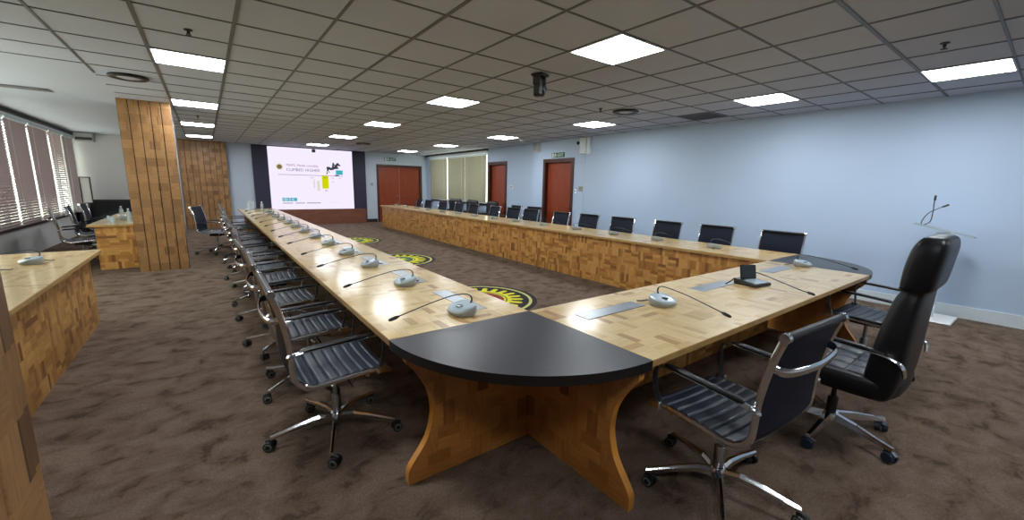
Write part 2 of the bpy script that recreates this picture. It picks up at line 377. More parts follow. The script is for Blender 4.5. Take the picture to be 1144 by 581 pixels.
# ------------------------------------------------------------------ blinds
def blind(x, a, b, z0, z1, side, tilt, mt, label, group, pitch=.05, cord=True):
    t = thing('window_blind', label, 'blind', (x, (a + b) / 2, z0), 0, group); h = (b - a) / 2; H = z1 - z0
    MB().box((-.025, -h, H - .05), (.025, h, H)).build('headrail', 'white trim', t)
    m = MB(); z = .03
    while z < H - .06:
        dz, dx = math.sin(tilt) * .028, math.cos(tilt) * .028
        m.add([(-dx, -h, z - dz * side), (dx, -h, z + dz * side), (dx, h, z + dz * side), (-dx, h, z - dz * side),
               (-dx, -h, z - dz * side + .002), (dx, -h, z + dz * side + .002), (dx, h, z + dz * side + .002), (-dx, h, z - dz * side + .002)],
              [(0, 1, 2, 3), (7, 6, 5, 4), (0, 4, 5, 1), (1, 5, 6, 2), (2, 6, 7, 3), (3, 7, 4, 0)]); z += pitch
    m.build('slats', mt, t); MB().box((-.02, -h, 0), (.02, h, .02)).build('bottom_rail', mt, t)
    for yy in (-h * .7, h * .7): MB().cyl((.03 * side, yy, .01), (.03 * side, yy, H - .03), .002, n=6).build('cord', 'white trim', t)
    return t
nm = ['behind the camera side', 'next to the camera side', 'at the left edge', 'nearest full blind at the left edge', 'large closed blind with bright gap on its right', 'closed blind between the two bright gaps', 'closed blind just left of the open slatted one', 'half open one with bright stripes', 'closed narrow one beside the far corner']
for i in range(3, 9):
    a, b = edges[i], edges[i + 1]; tilt = 1.15 if i != 7 else .8
    gap = .055 if i in (4, 5) else .03
    blind(XL + .045, a + (.03 if i > 4 else .015), b - gap, .60, 2.55, 1, tilt, 'blind slat', 'grey venetian blind on left windows, ' + nm[i], 'venetian blinds on the left windows')
for i, (a, b) in enumerate(((11.5, 12.895), (12.9, 14.2), (14.245, 15.7))):
    blind(XR2 - .05, a, b, .93, 2.54, -1, 1.2, 'beige blind slat', 'beige blind on right far window, ' + ['beside the nearer brown door', 'middle of the three', 'next to the far corner'][i], 'beige blinds on the right far window')
struct(MB().box((XR2 - .09, 11.45, 2.55), (XR2, 15.75, 2.63)).build('trim_6', 'white trim'))
struct(MB().box((XR2 - .1, 11.45, 2.63), (XR2, 16.1, CEIL)).build('trim_7', 'dark trim'))
struct(MB().box((XR2 - .03, 11.5, .86), (XR2, 15.72, .92)).build('trim_8', 'dark trim'))

# ------------------------------------------------------------------ projection wall
sc = thing('projection_screen', 'large lit projection screen with slide on the far wall', 'screen', (1.76, YF - .05, .545))
SW, SH = 2.74, 2.12
MB().box((0, 0, 0), (SW, .02, SH)).build('panel', 'screen white', sc)
def sx(px, py):   # point of the slide given the wall coordinate in metres
    return px - 1.76, py - .545
def patch(x0, z0, x1, z1, mt, name='slide_block', d=.004):
    a = sx(x0, z0); b = sx(x1, z1); return MB().box((a[0], -d, a[1]), (b[0], -.0005, b[1])).build(name, mt, sc)
MX = lambda x, z: Matrix.Translation((x - 1.76, -.003, z - .545)) @ Matrix.Rotation(PI / 2, 4, 'X')
patch(3.41, 1.28, 3.63, 1.735, 'screen yellow'); patch(3.90, 1.79, 4.14, 1.95, 'screen teal')
patch(2.03, 1.732, 4.14, 1.748, 'screen pink', 'slide_line'); patch(3.86, 1.745, 4.0, 1.78, 'screen dark', 'slide_line')
patch(3.24, 1.2, 3.33, 1.55, 'screen pale'); patch(3.12, 1.3, 3.17, 1.6, 'screen pale')
for i in range(4): patch(2.10 + i * .118, .83, 2.205 + i * .118, .95, 'screen teal')
text('D A T A', .09, 'screen white', sc, Matrix.Translation((0, -.003, 0)) @ MX(2.125, .86))
text('MAPS, Media monthly', .115, 'screen pink', sc, MX(2.29, 2.03)); text('CLIMBED HIGHER', .135, 'screen grey', sc, MX(2.29, 1.87))
for a, b in ((2.10, 2.42), (2.50, 2.80), (2.86, 3.32)): patch(a, .752, b, .775, 'screen grey', 'slide_footer')
patch(3.62, .765, 3.95, .775, 'screen pale', 'slide_footer')
text('2019', .07, 'screen dark', sc, Matrix.Translation((0, -.003, 0)) @ MX(3.45, 1.64)); text('18.1', .07, 'screen dark', sc, MX(3.48, 1.19))
text('2018', .06, 'screen pink', sc, MX(3.02, 1.64)); text('12.4', .06, 'screen pink', sc, MX(3.72, 1.64)); text('15.2', .06, 'screen pink', sc, MX(3.98, 1.64)); text('9.3', .06, 'screen pink', sc, MX(3.74, 1.5))
m = MB()
def disc(cx, cz, r, d, n=20): m.loft([[(cx + r * math.cos(2 * PI * j / n), -d0, cz + r * math.sin(2 * PI * j / n)) for j in range(n)] for d0 in (.0005, d)], False)
c0 = sx(2.085, 2.0); pts = []
for j in range(32):
    r = .125 if j % 2 else .095; pts.append((c0[0] + r * math.cos(2 * PI * j / 32), c0[1] + r * math.sin(2 * PI * j / 32)))
MB().loft([[(x, -d, z) for x, z in pts] for d in (.0005, .002)], False).build('slide_sunburst', 'screen pale', sc)
disc(c0[0], c0[1], .078, .004); m.build('slide_badge', 'screen olive', sc)
# jumping horse and rider silhouette
hs = [(3.57, 1.80), (3.60, 1.94), (3.585, 2.02), (3.61, 2.07), (3.68, 2.06), (3.74, 2.03), (3.80, 2.055), (3.87, 2.10), (3.91, 2.16), (3.94, 2.20), (3.99, 2.22), (4.04, 2.15), (4.075, 2.14), (4.07, 2.11), (4.03, 2.10), (3.98, 2.12), (3.96, 2.05), (4.01, 2.05), (3.99, 2.00), (3.93, 2.00), (3.87, 1.985), (3.78, 1.95), (3.71, 1.945), (3.67, 1.97), (3.65, 1.93), (3.69, 1.86), (3.665, 1.855), (3.63, 1.93), (3.61, 1.90), (3.61, 1.80)]
m = MB(); m.loft([[(x - 1.76, -d, z - .545) for x, z in hs] for d in (.0005, .003)], False)
rd = [(3.78, 2.04), (3.775, 2.10), (3.80, 2.15), (3.79, 2.19), (3.83, 2.22), (3.86, 2.20), (3.85, 2.165), (3.90, 2.13), (3.87, 2.11), (3.83, 2.11), (3.86, 2.07), (3.84, 1.98), (3.81, 1.98), (3.81, 2.04)]
m.loft([[(x - 1.76, -d, z - .545) for x, z in rd] for d in (.0005, .0035)], False); m.build('slide_horse', 'screen dark', sc)
t = thing('small_camera', 'tiny black camera hanging above the projection screen', 'camera', (3.17, YF - .14, CEIL - .02))
MB().box((-.05, -.05, -.13), (.05, .05, -.03)).build('body', 'black plastic', t); MB().cyl((0, 0, -.03), (0, 0, .02), .012).build('mount', 'black plastic', t); MB().cyl((0, -.051, -.08), (0, -.07, -.08), .025).build('lens', 'dark screen', t)

# ------------------------------------------------------------------ ceiling lamps
LC = [(1.5, r) for r in (-5.5, -.5, 4.5, 9.5, 14.5, 19.5)] + [(6.5, r) for r in (-5.5, -.5, 4.5, 9.5, 14.5, 19.5)] + [(11.5, r) for r in (-8.5, -3.5, -.5, 4.5, 9.5, 14.5, 19.5)]
lamp0 = None
colname = {1.5: 'left line of lamps', 6.5: 'middle line of lamps', 11.5: 'line of lamps near the right wall'}; cnt = {}
for c, r in LC:
    x, y = GX(c), GY(r); k = cnt.get(c, 0); cnt[c] = k + 1
    lb = 'square white ceiling lamp, %s in the %s' % (ORD[k], colname[c])
    if not lamp0:
        lamp0 = thing('ceiling_lamp', lb, 'ceiling light', (x, y, CEIL), 0, 'square ceiling lamps')
        h = .2935
        MB().box((-h, -h, -.012), (h, -h + .012, -.001)).box((-h, h - .012, -.012), (h, h, -.001)).box((-h, -h, -.012), (-h + .012, h, -.001)).box((h - .012, -h, -.012), (h, h, -.001)).build('frame', 'white trim', lamp0)
        MB().box((-h + .012, -h + .012, -.008), (h - .012, h - .012, -.001)).build('diffuser', 'lamp panel', lamp0)
    else: dup(lamp0, (x, y, CEIL), 0, lb)

# ------------------------------------------------------------------ tables
TZ = .745; TH = .035
def run(name, label, x0, y0, x1, y1, panels, legs=()):
    t = thing(name, label, 'table', ((x0 + x1) / 2, (y0 + y1) / 2, 0)); ox, oy = t.location.x, t.location.y
    m = MB(); m.bbox((x0 - ox, y0 - oy, TZ - TH), (x1 - ox, y1 - oy, TZ), .003)
    o = m.build('tabletop', [TOP, 'edge wood'], t)
    for p in o.data.polygons:
        if abs(p.normal.z) < .9: p.material_index = 1
    for (a, b) in panels:
        MB().box((a[0] - ox, a[1] - oy, a[2]), (b[0] - ox, b[1] - oy, b[2])).build('modesty_panel', PANEL, t)
    for (a, b) in legs:
        MB().box((a[0] - ox, a[1] - oy, 0), (b[0] - ox, b[1] - oy, TZ - TH)).build('leg', LEGW, t)
    return t
ZP = TZ - TH
LX0, LX1, FY0, FY1, RX0, RX1 = .647, 1.516, .973, 1.843, 4.90, 5.77
run('conference_table', 'long left run of pale wooden conference table with row of microphones', LX0, FY1 + .002, LX1, 13.3, [((LX1 - .08, FY1 + .03, 0), (LX1 - .04, 13.2, ZP))], [((LX0 + .12, 13.1, 0), (LX1 - .09, 13.14, 0))])
run('conference_table', 'long right run of wooden conference table along the pale blue wall', RX0, FY1 + .002, RX1, 14.4, [((RX0 + .05, FY1 + .03, 0), (RX0 + .09, 14.35, ZP)), ((RX0 + .09, 14.31, 0), (RX1 - .1, 14.35, ZP))])
t = run('conference_table', 'short front run of wooden conference table between the two black corners', LX1 + .002, FY0, RX0 - .002, FY1, [((LX1 + .1, FY1 - .12, 0), (RX0 - .1, FY1 - .08, ZP))])
# curved outline of the end leg (distance from outer edge, height)
prof = [(.0, 0), (.0, .07), (.03, .12), (.085, .19), (.115, .25), (.135, .34), (.13, .42), (.115, .48), (.08, .55), (.045, .60), (.015, .635), (.0, .66), (0, ZP)]
def smoothp(P, n=4):
    out = []
    for i in range(len(P) - 1):
        p0, p1, p2, p3 = P[max(i - 1, 0)], P[i], P[i + 1], P[min(i + 2, len(P) - 1)]
        for k in range(n):
            t = k / n; out.append(tuple(.5 * ((2 * p1[d]) + (-p0[d] + p2[d]) * t + (2 * p0[d] - 5 * p1[d] + 4 * p2[d] - p3[d]) * t * t + (-p0[d] + 3 * p1[d] - 3 * p2[d] + p3[d]) * t ** 3) for d in range(len(p1))))
    out.append(P[-1]); return out
SP = smoothp(prof, 3)
def corner(label, cx, cy, sgn):
    """quarter disc corner unit on two curved panels; sgn -1 opens to the left, +1 to the right"""
    t = thing('corner_table', label, 'table', (cx, cy, 0)); R = .87; n = 40
    poly = [(0, 0)] + [(sgn * R * math.cos(PI / 2 * i / n), -R * math.sin(PI / 2 * i / n)) for i in range(n + 1)]
    o = MB().prism(poly, TZ - .045, TZ + .0005).build('tabletop', ['black laminate', 'black edge'], t)
    for p in o.data.polygons:
        if abs(p.normal.z) < .9: p.material_index = 1
    L = .80
    # panel parallel to x
    pl = [(sgn * .03, 0)] + [(sgn * (L + .03 - d), z) for d, z in SP] + [(sgn * .03, ZP - .01)]
    pl = [(a, min(b, TZ - .046)) for a, b in pl]
    o = MB().prism(pl, -.105, -.065, 'xz').build('curved_leg', [LEGW, 'orange edge'], t)
    o2 = MB().prism([(-L - .05 + d, z) for d, z in [(d, min(z, TZ - .046)) for d, z in SP]] + [(-.02, TZ - .046), (-.02, 0)], sgn * .01 if sgn > 0 else -.065, sgn * .05 if sgn > 0 else -.025, 'yz').build('curved_leg', [LEGW, 'orange edge'], t)
    for q, ax in ((o, 1), (o2, 0)):
        for p in q.data.polygons:
            if abs(p.normal[ax]) < .9: p.material_index = 1
    return t
corner('black topped quarter round corner table on curved wooden legs, in the foreground', LX1, FY1, -1)
corner('black topped quarter round corner table at the far right, beside the wall chairs', RX0, FY1, 1)
run('side_table', 'wooden side table at the left edge with light streaks on its top', -1.82, 2.2, -.945, 6.0, [((-1.06, 2.3, 0), (-1.01, 5.80, ZP)), ((-1.75, 5.76, 0), (-1.06, 5.80, ZP))])
run('side_table', 'wooden side table behind the left pillar carrying bottles', -1.58, 9.2, -.93, 12.6, [((-1.50, 9.26, 0), (-.97, 9.30, ZP)), ((-1.01, 9.3, 0), (-.97, 12.5, ZP))])
# aluminium cable flaps
fl0 = None
def flap(x, y, rz, lb):
    global fl0
    if not fl0:
        fl0 = thing('cable_flap', lb, 'cable flap', (x, y, TZ), rz, 'aluminium cable flaps')
        MB().bbox((-.265, -.055, 0), (.265, .055, .0025), .001).build('plate', 'aluminium plate', fl0); MB().box((-.265, -.058, 0), (.265, -.0555, .002)).box((-.265, .0555, 0), (.265, .058, .002)).build('brush_seal', 'black plastic', fl0)
        return fl0
    return dup(fl0, (x, y, TZ), rz, lb)
# ------------------------------------------------------------------ microphones
def make_mic(label, loc, rz, short=False):
    """faces +y local (towards the speaker is +y); gooseneck leaves the back and leans forward"""
    t = thing('conference_microphone', label, 'microphone', loc, rz, 'conference microphones')
    m = MB(); rings = []
    def ring(k, sc, z, off=0):
        return [(.093 * sc * math.copysign(abs(math.cos(a)) ** .75, math.cos(a)), off + .076 * sc * math.copysign(abs(math.sin(a)) ** .8, math.sin(a)), z(math.sin(a))) for a in [2 * PI * j / 28 for j in range(28)]]
    lo = ring(0, .86, lambda s: 0.0); l1 = ring(0, .98, lambda s: .014 - s * .004); 
    top0 = ring(0, 1.0, lambda s: .038 - s * .016); top1 = ring(0, .93, lambda s: .047 - s * .018)
    m.loft([lo, l1, top0, top1]); m.build('body', 'grey plastic', t)
    b = MB(); b.loft([ring(0, .9, lambda s: .0475 - s * .0175), ring(0, .86, lambda s: .050 - s * .0175), ring(0, .5, lambda s: .051 - s * .010)]); b.build('top_plate', 'silver plastic', t)
    MB().lathe([(.022, .050), (.022, .053), (.017, .054)], (.0, .015, -.003), 16).build('speaker_button', 'dark screen', t)
    pts = smoothp([(-.02, -.04, .045), (-.02, -.055, .085), (-.015, -.03, .115), (0, .05, .118), (.0, .17, .10), (0, .31, .068), (0, .385, .05)], 5)
    MB().tube(pts, [.0055] * 8 + [.0032] * (len(pts) - 8), 8).build('gooseneck', 'dark screen', t)
    MB().tube([(0, .38, .051), (0, .40, .046), (0, .425, .040), (0, .44, .037)], [.004, .010, .010, .006], 10).build('microphone_head', 'black plastic', t)
    MB().tube(smoothp([(.03, -.06, .012), (.03, -.09, .016), (.05, -.12, .007), (.08, -.14, .006)], 4), .004, 6).build('cable', 'black plastic', t)
    MB().lathe([(.006, 0), (.006, .004)], (.05, .062, .018), 8, 'y').build('socket', 'black plastic', t)
    return t
mic0 = make_mic('silver microphone with long gooseneck beside the black foreground corner', (1.15, 2.02, TZ), PI / 2)
ly = [2.86, 3.69, 4.45, 5.28, 6.02, 6.80, 7.57, 8.35, 9.15, 9.95, 10.75, 11.6]
for i, y in enumerate(ly): dup(mic0, (1.14, y, TZ), PI / 2 + random.uniform(-.08, .08), 'silver gooseneck microphone, %s beyond the foreground one on the left table' % ORD[i])
ry = [2.62, 3.47, 4.29, 5.14, 6.05, 6.95, 7.8, 8.65, 9.5, 10.4, 11.3, 12.2, 13.1, 13.9]
for i, y in enumerate(ry): dup(mic0, (5.33, y + .05, TZ), -PI / 2 + random.uniform(-.12, .12), 'silver gooseneck microphone, %s from the near end of the right table' % ORD[i])
dup(mic0, (2.34, 1.47, TZ), PI, 'silver microphone on the front table, nearest the black foreground corner')
dup(mic0, (4.85, 1.50, TZ), PI + .1, 'silver microphone at the right end of the front table')
dup(mic0, (-1.27, 5.25, TZ), PI / 2 + .3, 'silver microphone on the side table at the left edge')
dup(mic0, (-1.42, 4.86, TZ), PI / 2 + .3, 'cut off microphone nearest the left edge, on the side table')
for i, y in enumerate((10.3, 11.3)): dup(mic0, (-1.25, y, TZ), PI / 2, ['silver microphone on the side table behind the pillar, nearer one', 'silver microphone on the side table behind the pillar, farther one'][i])
flap(1.96, 1.575, 0, 'aluminium cable flap on front table nearest the black foreground corner')
flap(3.17, 1.56, 0, 'aluminium cable flap beside the black conference terminal'); flap(4.42, 1.575, 0, 'aluminium cable flap at the right end of the front table')
flap(1.27, 2.29, PI / 2, 'aluminium cable flap beside the foreground microphone on the left table')
for i, y in enumerate(ly[:8]): flap(1.27, y + .27, PI / 2, 'aluminium cable flap beside the %s microphone beyond the foreground one' % ORD[i])
# black terminal with a screen
t = thing('conference_terminal', 'black conference terminal with raised flat screen on the front table', 'terminal', (3.50, 1.41, TZ), PI - .12)
m = MB(); hw = .10
m.loft([[(-hw, -.09, 0), (hw, -.09, 0), (hw, .09, 0), (-hw, .09, 0)], [(-hw - .004, -.094, .03), (hw + .004, -.094, .03), (hw + .004, .094, .012), (-hw - .004, .094, .012)], [(-hw, -.09, .045), (hw, -.09, .045), (hw, .09, .024), (-hw, .09, .024)]], False); m.build('body', 'black plastic', t)
m = MB(); m.add([(-.07, -.02, .0375), (.085, -.02, .0375), (.085, .08, .0265), (-.07, .08, .0265), (-.07, -.02, .0405), (.085, -.02, .0405), (.085, .08, .0295), (-.07, .08, .0295)], [(0, 3, 2, 1), (4, 5, 6, 7), (0, 1, 5, 4), (1, 2, 6, 5), (2, 3, 7, 6), (3, 0, 4, 7)]); m.build('keypad', 'silver plastic', t)
m = MB(); m.M = Matrix.Translation((.0, -.035, .042)) @ Matrix.Rotation(-.5, 4, 'Z') @ Matrix.Rotation(math.radians(16), 4, 'X'); m.bbox((-.065, -.006, 0), (.065, .006, .115), .004); m.build('screen', 'black plastic', t)
m = MB(); m.M = Matrix.Translation((.0, -.035, .042)) @ Matrix.Rotation(-.5, 4, 'Z') @ Matrix.Rotation(math.radians(16), 4, 'X'); m.box((-.058, .0062, .01), (.058, .0075, .108)); m.build('display', 'dark screen', t)
pts = smoothp([(-.06, -.06, .04), (-.06, -.07, .075), (-.05, -.03, .095), (-.02, .08, .09), (0, .22, .065), (.0, .36, .035), (0, .40, .03)], 5)
MB().tube(pts, .004, 8).build('gooseneck', 'dark screen', t); MB().tube([(0, .395, .032), (0, .41, .028), (0, .44, .024), (0, .45, .022)], [.004, .010, .010, .006], 10).build('microphone_head', 'black plastic', t)
MB().tube(smoothp([(.09, -.06, .02), (.13, -.07, .05), (.16, -.08, .03), (.2, -.10, .004)], 4), .005, 6).build('cable', 'black plastic', t)

# ------------------------------------------------------------------ office chairs
RAIL = smoothp([(.245, .425), (.20, .447), (.08, .450), (-.08, .438), (-.155, .434), (-.21, .455), (-.244, .50), (-.252, .57), (-.255, .66), (-.272, .78), (-.293, .87), (-.318, .955)], 4)
def make_chair(label, loc, rz):
    t = thing('office_chair', label, 'chair', loc, rz, None); HW = .25
    k0 = next(i for i, p in enumerate(RAIL) if p[1] > .47 and p[0] < 0)   # where seat turns into back
    def sling(path, ribs, thick, crown):
        m = MB(); rings = []; L = [0]
        for a, b in zip(path, path[1:]): L.append(L[-1] + math.dist(a, b))
        N = ribs * 10; tot = L[-1]
        for i in range(N + 1):
            s = tot * i / N; j = max(0, min(len(path) - 2, next((q for q in range(len(L) - 1) if L[q + 1] >= s), len(L) - 2)))
            u = (s - L[j]) / max(1e-6, L[j + 1] - L[j]); y = path[j][0] + (path[j + 1][0] - path[j][0]) * u; z = path[j][1] + (path[j + 1][1] - path[j][1]) * u
            ty, tz = path[j + 1][0] - path[j][0], path[j + 1][1] - path[j][1]; q = math.hypot(ty, tz); ny, nz = -tz / q, ty / q
            if nz < 0 and abs(nz) > .5: ny, nz = -ny, -nz
            if abs(nz) <= .5 and ny < 0: ny, nz = -ny, -nz
            rb = min(1, abs(math.sin(PI * ribs * i / N)) * 2.4) * crown
            ring = []
            for c in range(9):
                x = -HW + 2 * HW * c / 8; sag = -.012 * (1 - (x / HW) ** 2)
                ring.append((x, y + ny * (thick + rb + sag), z + nz * (thick + rb + sag)))
            for c in range(8, -1, -1):
                x = -HW + 2 * HW * c / 8; sag = -.012 * (1 - (x / HW) ** 2)
                ring.append((x, y + ny * (-thick + sag), z + nz * (-thick + sag)))
            rings.append(ring)
        return m.loft(rings)
    sling(RAIL[:k0 + 1], 9, .008, .008).build('seat', 'seat leather', t)
    sling(RAIL[k0:], 3, .006, .0).build('backrest', 'mesh back', t)
    for sx_ in (-1, 1):
        x = sx_ * (HW + .008)
        MB().tube([(x, a, b) for a, b in RAIL], .013, 8, flat=(.75, 1.15), up=(1, 0, 0)).cyl((x - .012, RAIL[-1][0], RAIL[-1][1]), (x + .012, RAIL[-1][0], RAIL[-1][1]), .020, n=16).build('side_frame', 'chrome', t)
        xa = sx_ * (HW + .035)
        arm = MB().tube(smoothp([(x, -.262, .635), (xa, -.24, .645), (xa, -.15, .655), (xa, .08, .665), (xa, .16, .664), (xa, .205, .652)], 4), .015, 8, flat=(1.45, .5), up=(1, 0, 0)).build('armrest', 'chrome', t)
        MB().tube([(xa, -.215, .659), (xa, -.19, .664), (xa, .08, .677), (xa, .15, .675)], [.010, .015, .015, .010], 10, flat=(1.4, .35), up=(1, 0, 0)).build('arm_pad', 'black leather', arm)
        MB().tube(smoothp([(xa, .19, .655), (xa, .205, .61), (xa, .195, .53), (x, .18, .45)], 4), .014, 8, flat=(1.4, .45), up=(1, 0, 0)).build('arm_strap', 'black plastic', arm)
        MB().bbox((xa - .012, .16, .435), (xa + .012, .215, .475), .005).build('arm_clamp', 'chrome', arm)
    MB().cyl((-HW, RAIL[-1][0], RAIL[-1][1]), (HW, RAIL[-1][0], RAIL[-1][1]), .017, n=12).build('top_roll', 'black leather', t)
    MB().tube(smoothp([(-HW, -.285, .825), (-HW * .85, -.33, .812), (0, -.35, .805), (HW * .85, -.33, .812), (HW, -.285, .825)], 5), .014, 8, flat=(1.3, .6), up=(0, 0, 1)).build('back_brace', 'chrome', t)
    MB().cyl((-HW, .12, .425), (HW, .12, .425), .011).cyl((-HW, -.12, .415), (HW, -.12, .415), .011).build('seat_spreader', 'chrome', t)
    MB().bbox((-.075, -.11, .365), (.075, .11, .415), .012).bbox((-.04, .10, .375), (.04, .16, .40), .008).build('tilt_mechanism', 'black plastic', t)
    MB().tube([(.07, .03, .385), (.16, .035, .38), (.25, .04, .372)], .005, 6).build('tilt_lever', 'chrome', t)
    MB().cyl((0, 0, .23), (0, 0, .37), .014, n=14).lathe([(.026, .10), (.026, .235), (.023, .24)], (0, 0, 0), 16).build('gas_lift', 'brushed metal', t)
    MB().lathe([(.020, .065), (.040, .07), (.042, .10), (.034, .125), (.027, .13)], (0, 0, 0), 18).build('base_hub', 'chrome', t)
    for k in range(5):
        a = 2 * PI * k / 5 + .94; dx, dy = math.cos(a), math.sin(a); P = lambda r, z, s=0: (dx * r - dy * s, dy * r + dx * s, z)
        rs = []
        for r, z, wd, h in ((.03, .10, .02, .022), (.10, .112, .017, .018), (.20, .102, .014, .014), (.29, .086, .012, .011), (.355, .076, .011, .009)):
            rs.append([P(r, z - h, -wd), P(r, z - h, wd), P(r, z + h * .3, wd), P(r, z + h, wd * .45), P(r, z + h, -wd * .45), P(r, z + h * .3, -wd)])
        lg = MB().loft(rs, False).build('leg', 'chrome', t)
        ca = a + (k * 1.7 + .6); ex, ey = math.cos(ca), math.sin(ca); bx, by = dx * .345, dy * .345
        m = MB(); m.cyl((bx, by, .05), (bx, by, .08), .007, n=8)
        cx_, cy_ = bx + ex * .016, by + ey * .016
        m.cur = 0
        m.tube([(cx_ - ex * .022, cy_ - ey * .022, .048), (cx_, cy_, .058), (cx_ + ex * .02, cy_ + ey * .02, .05)], .010, 8)
        for s_ in (-1, 1):
            m.cur = 0; m.cyl((cx_ - ey * .009 * s_, cy_ + ex * .009 * s_, .0285), (cx_ - ey * .026 * s_, cy_ + ex * .026 * s_, .0285), .028, .0275, 18)
            m.cur = 1; m.cyl((cx_ - ey * .026 * s_, cy_ + ex * .026 * s_, .0285), (cx_ - ey * .0275 * s_, cy_ + ex * .0275 * s_, .0285), .022, .020, 16)
            m.cur = 0; m.cyl((cx_ - ey * .0275 * s_, cy_ + ex * .0275 * s_, .0285), (cx_ - ey * .029 * s_, cy_ + ex * .029 * s_, .0285), .013, .012, 14)
        m.build('caster', ['black plastic', 'grey green plastic'], lg)
    return t
ch0 = make_chair('black ribbed office chair nearest the camera on the left, beside the black corner', (.52, 2.44, 0), -PI / 2)
lc = [(.52, 3.22), (.50, 4.1), (.52, 5.05), (.50, 5.85), (.52, 6.65), (.49, 7.4), (.51, 8.2), (.5, 9.0), (.54, 9.65), (.52, 11.3)]
for i, (x, y) in enumerate(lc): dup(ch0, (x, y, 0), -PI / 2 + random.uniform(-.06, .06), 'black ribbed office chair, %s along the left table from the camera' % ORD[i + 1], 'chairs along the left table')
ch0['group'] = 'chairs along the left table'
dup(ch0, (.10, 10.35, 0), -1.9, 'office chair pulled out and turned, beside the far end of the left chair row')
fc = dup(ch0, (1.95, .835, 0), -.065, 'black ribbed office chair with chrome arms in right foreground, seen from behind')
dup(ch0, (4.56, .87, 0), -.08, 'ribbed office chair half hidden behind the tall leather chair')
rc = [2.21, 3.12, 3.96, 4.88, 5.73, 6.55, 7.57, 8.26, 9.12, 10.2, 11.05, 12.1, 13.2, 14.0]
for i, y in enumerate(rc): dup(ch0, (5.90, y - .02, 0), PI / 2 + random.uniform(-.14, .10), 'dark office chair facing the right table, %s from the near end' % ORD[i], 'chairs along the right table')
for (x, y, r, lb) in ((-1.76, 9.85, -PI / 2 + .2, 'office chair by the left windows, nearest of the three beside the side table'), (-1.76, 10.95, -PI / 2 + .1, 'office chair by the left windows, middle of the three'), (-1.76, 12.05, -PI / 2, 'office chair by the left windows, farthest of the three')):
    dup(ch0, (x, y, 0), r, lb, 'chairs by the left windows')
def swivel(c, ang):
    for q in c.children:
        if q.name.startswith('leg'): q.rotation_euler.z = ang
swivel(fc, .3)
for q in [o for o in S.objects if o.get('category') == 'chair' and o is not fc and o is not ch0]: swivel(q, random.uniform(-.6, .6))
for (x, y, r, lb) in ((6.75, 8.45, PI / 2 + .1, 'dark spare chair between the two brown doors, against the right wall'), (6.75, 9.3, PI / 2 - .1, 'dark spare chair beside the lone wall chair, farther one')):
    dup(ch0, (x, y, 0), r, lb, 'spare chairs along the right wall')
# dark armchairs in the far right corner
def armchair(label, x, y, rz):
    t = thing('armchair', label, 'armchair', (x, y, 0), rz, 'black armchairs by the far window')
    MB().bbox((-.33, -.28, .12), (.33, .34, .44), .05).build('seat', 'sofa black', t); MB().bbox((-.33, -.42, .12), (.33, -.26, 1.02), .06).build('backrest', 'sofa black', t)
    for s_ in (-1, 1): MB().bbox((s_ * .33, -.38, .10), (s_ * .43, .34, .64), .04).build('arm', 'sofa black', t)
    for a in (-.3, .3):
        for b in (-.3, .26): MB().cyl((a, b, 0), (a, b, .13), .02, n=8).build('leg', 'black plastic', t)
    return t
a0 = armchair('black padded armchair below beige blinds, farthest from the door', 6.85, 13.0, PI / 2 + .2)
dup(a0, (6.85, 11.9, 0), PI / 2, 'black padded armchair below beige blinds, middle one'); dup(a0, (6.9, 10.8, 0), PI / 2 - .1, 'black padded armchair in front of the far brown door')

# ------------------------------------------------------------------ executive chair
t = thing('executive_chair', 'tall black leather executive chair with padded headrest at the right', 'chair', (3.07, .68, 0), 0)
def sec(cx, cy, z, hx, hy, e=.45, n=28, tilt=0):
    return [(cx + hx * math.copysign(abs(math.cos(a)) ** e, math.cos(a)), cy + hy * math.copysign(abs(math.sin(a)) ** e, math.sin(a)), z + tilt * math.copysign(abs(math.sin(a)) ** e, math.sin(a))) for a in [2 * PI * j / n for j in range(n)]]
m = MB(); m.loft([sec(0, .0, .375, .22, .24), sec(0, .0, .38, .26, .29), sec(0, .0, .41, .28, .315), sec(0, .0, .47, .285, .32), sec(0, .0, .495, .27, .305), sec(0, .0, .50, .24, .27)]); m.build('seat', 'black leather', t)
m = MB()
for i in range(4):
    for j in range(4):
        x0, y0 = -.24 + i * .12, -.20 + j * .12
        m.loft([sec(x0 + .06, y0 + .06, .495, .0595, .0595, .35, 16), sec(x0 + .06, y0 + .06, .504, .057, .057, .4, 16), sec(x0 + .06, y0 + .06, .510, .040, .040, .6, 16)])
m.build('tufted_cushion', 'seat leather', t)
BK = smoothp([(-.205, .365, .21, .050), (-.22, .40, .25, .074), (-.235, .50, .265, .080), (-.245, .62, .268, .078), (-.258, .78, .258, .070), (-.275, .93, .235, .060), (-.288, .99, .218, .052), (-.296, 1.02, .228, .070), (-.306, 1.13, .232, .074), (-.318, 1.22, .225, .070), (-.325, 1.265, .205, .056), (-.328, 1.282, .17, .034)], 3)
MB().loft([sec(0, y, z, hx, hy, .38, 36) for y, z, hx, hy in BK]).build('backrest', 'black leather', t)
m = MB()     # piping along both edges of the front cushion
for s_ in (-1, 1): m.tube([(s_ * hx * .93, y + hy * .72, z) for y, z, hx, hy in BK[2:-2]], .007, 6)
m.tube([(-.20, -.238, 1.008), (-.12, -.236, 1.010), (0, -.236, 1.010), (.12, -.236, 1.010), (.20, -.238, 1.008)], .007, 6); m.build('piping', 'black plastic', t)
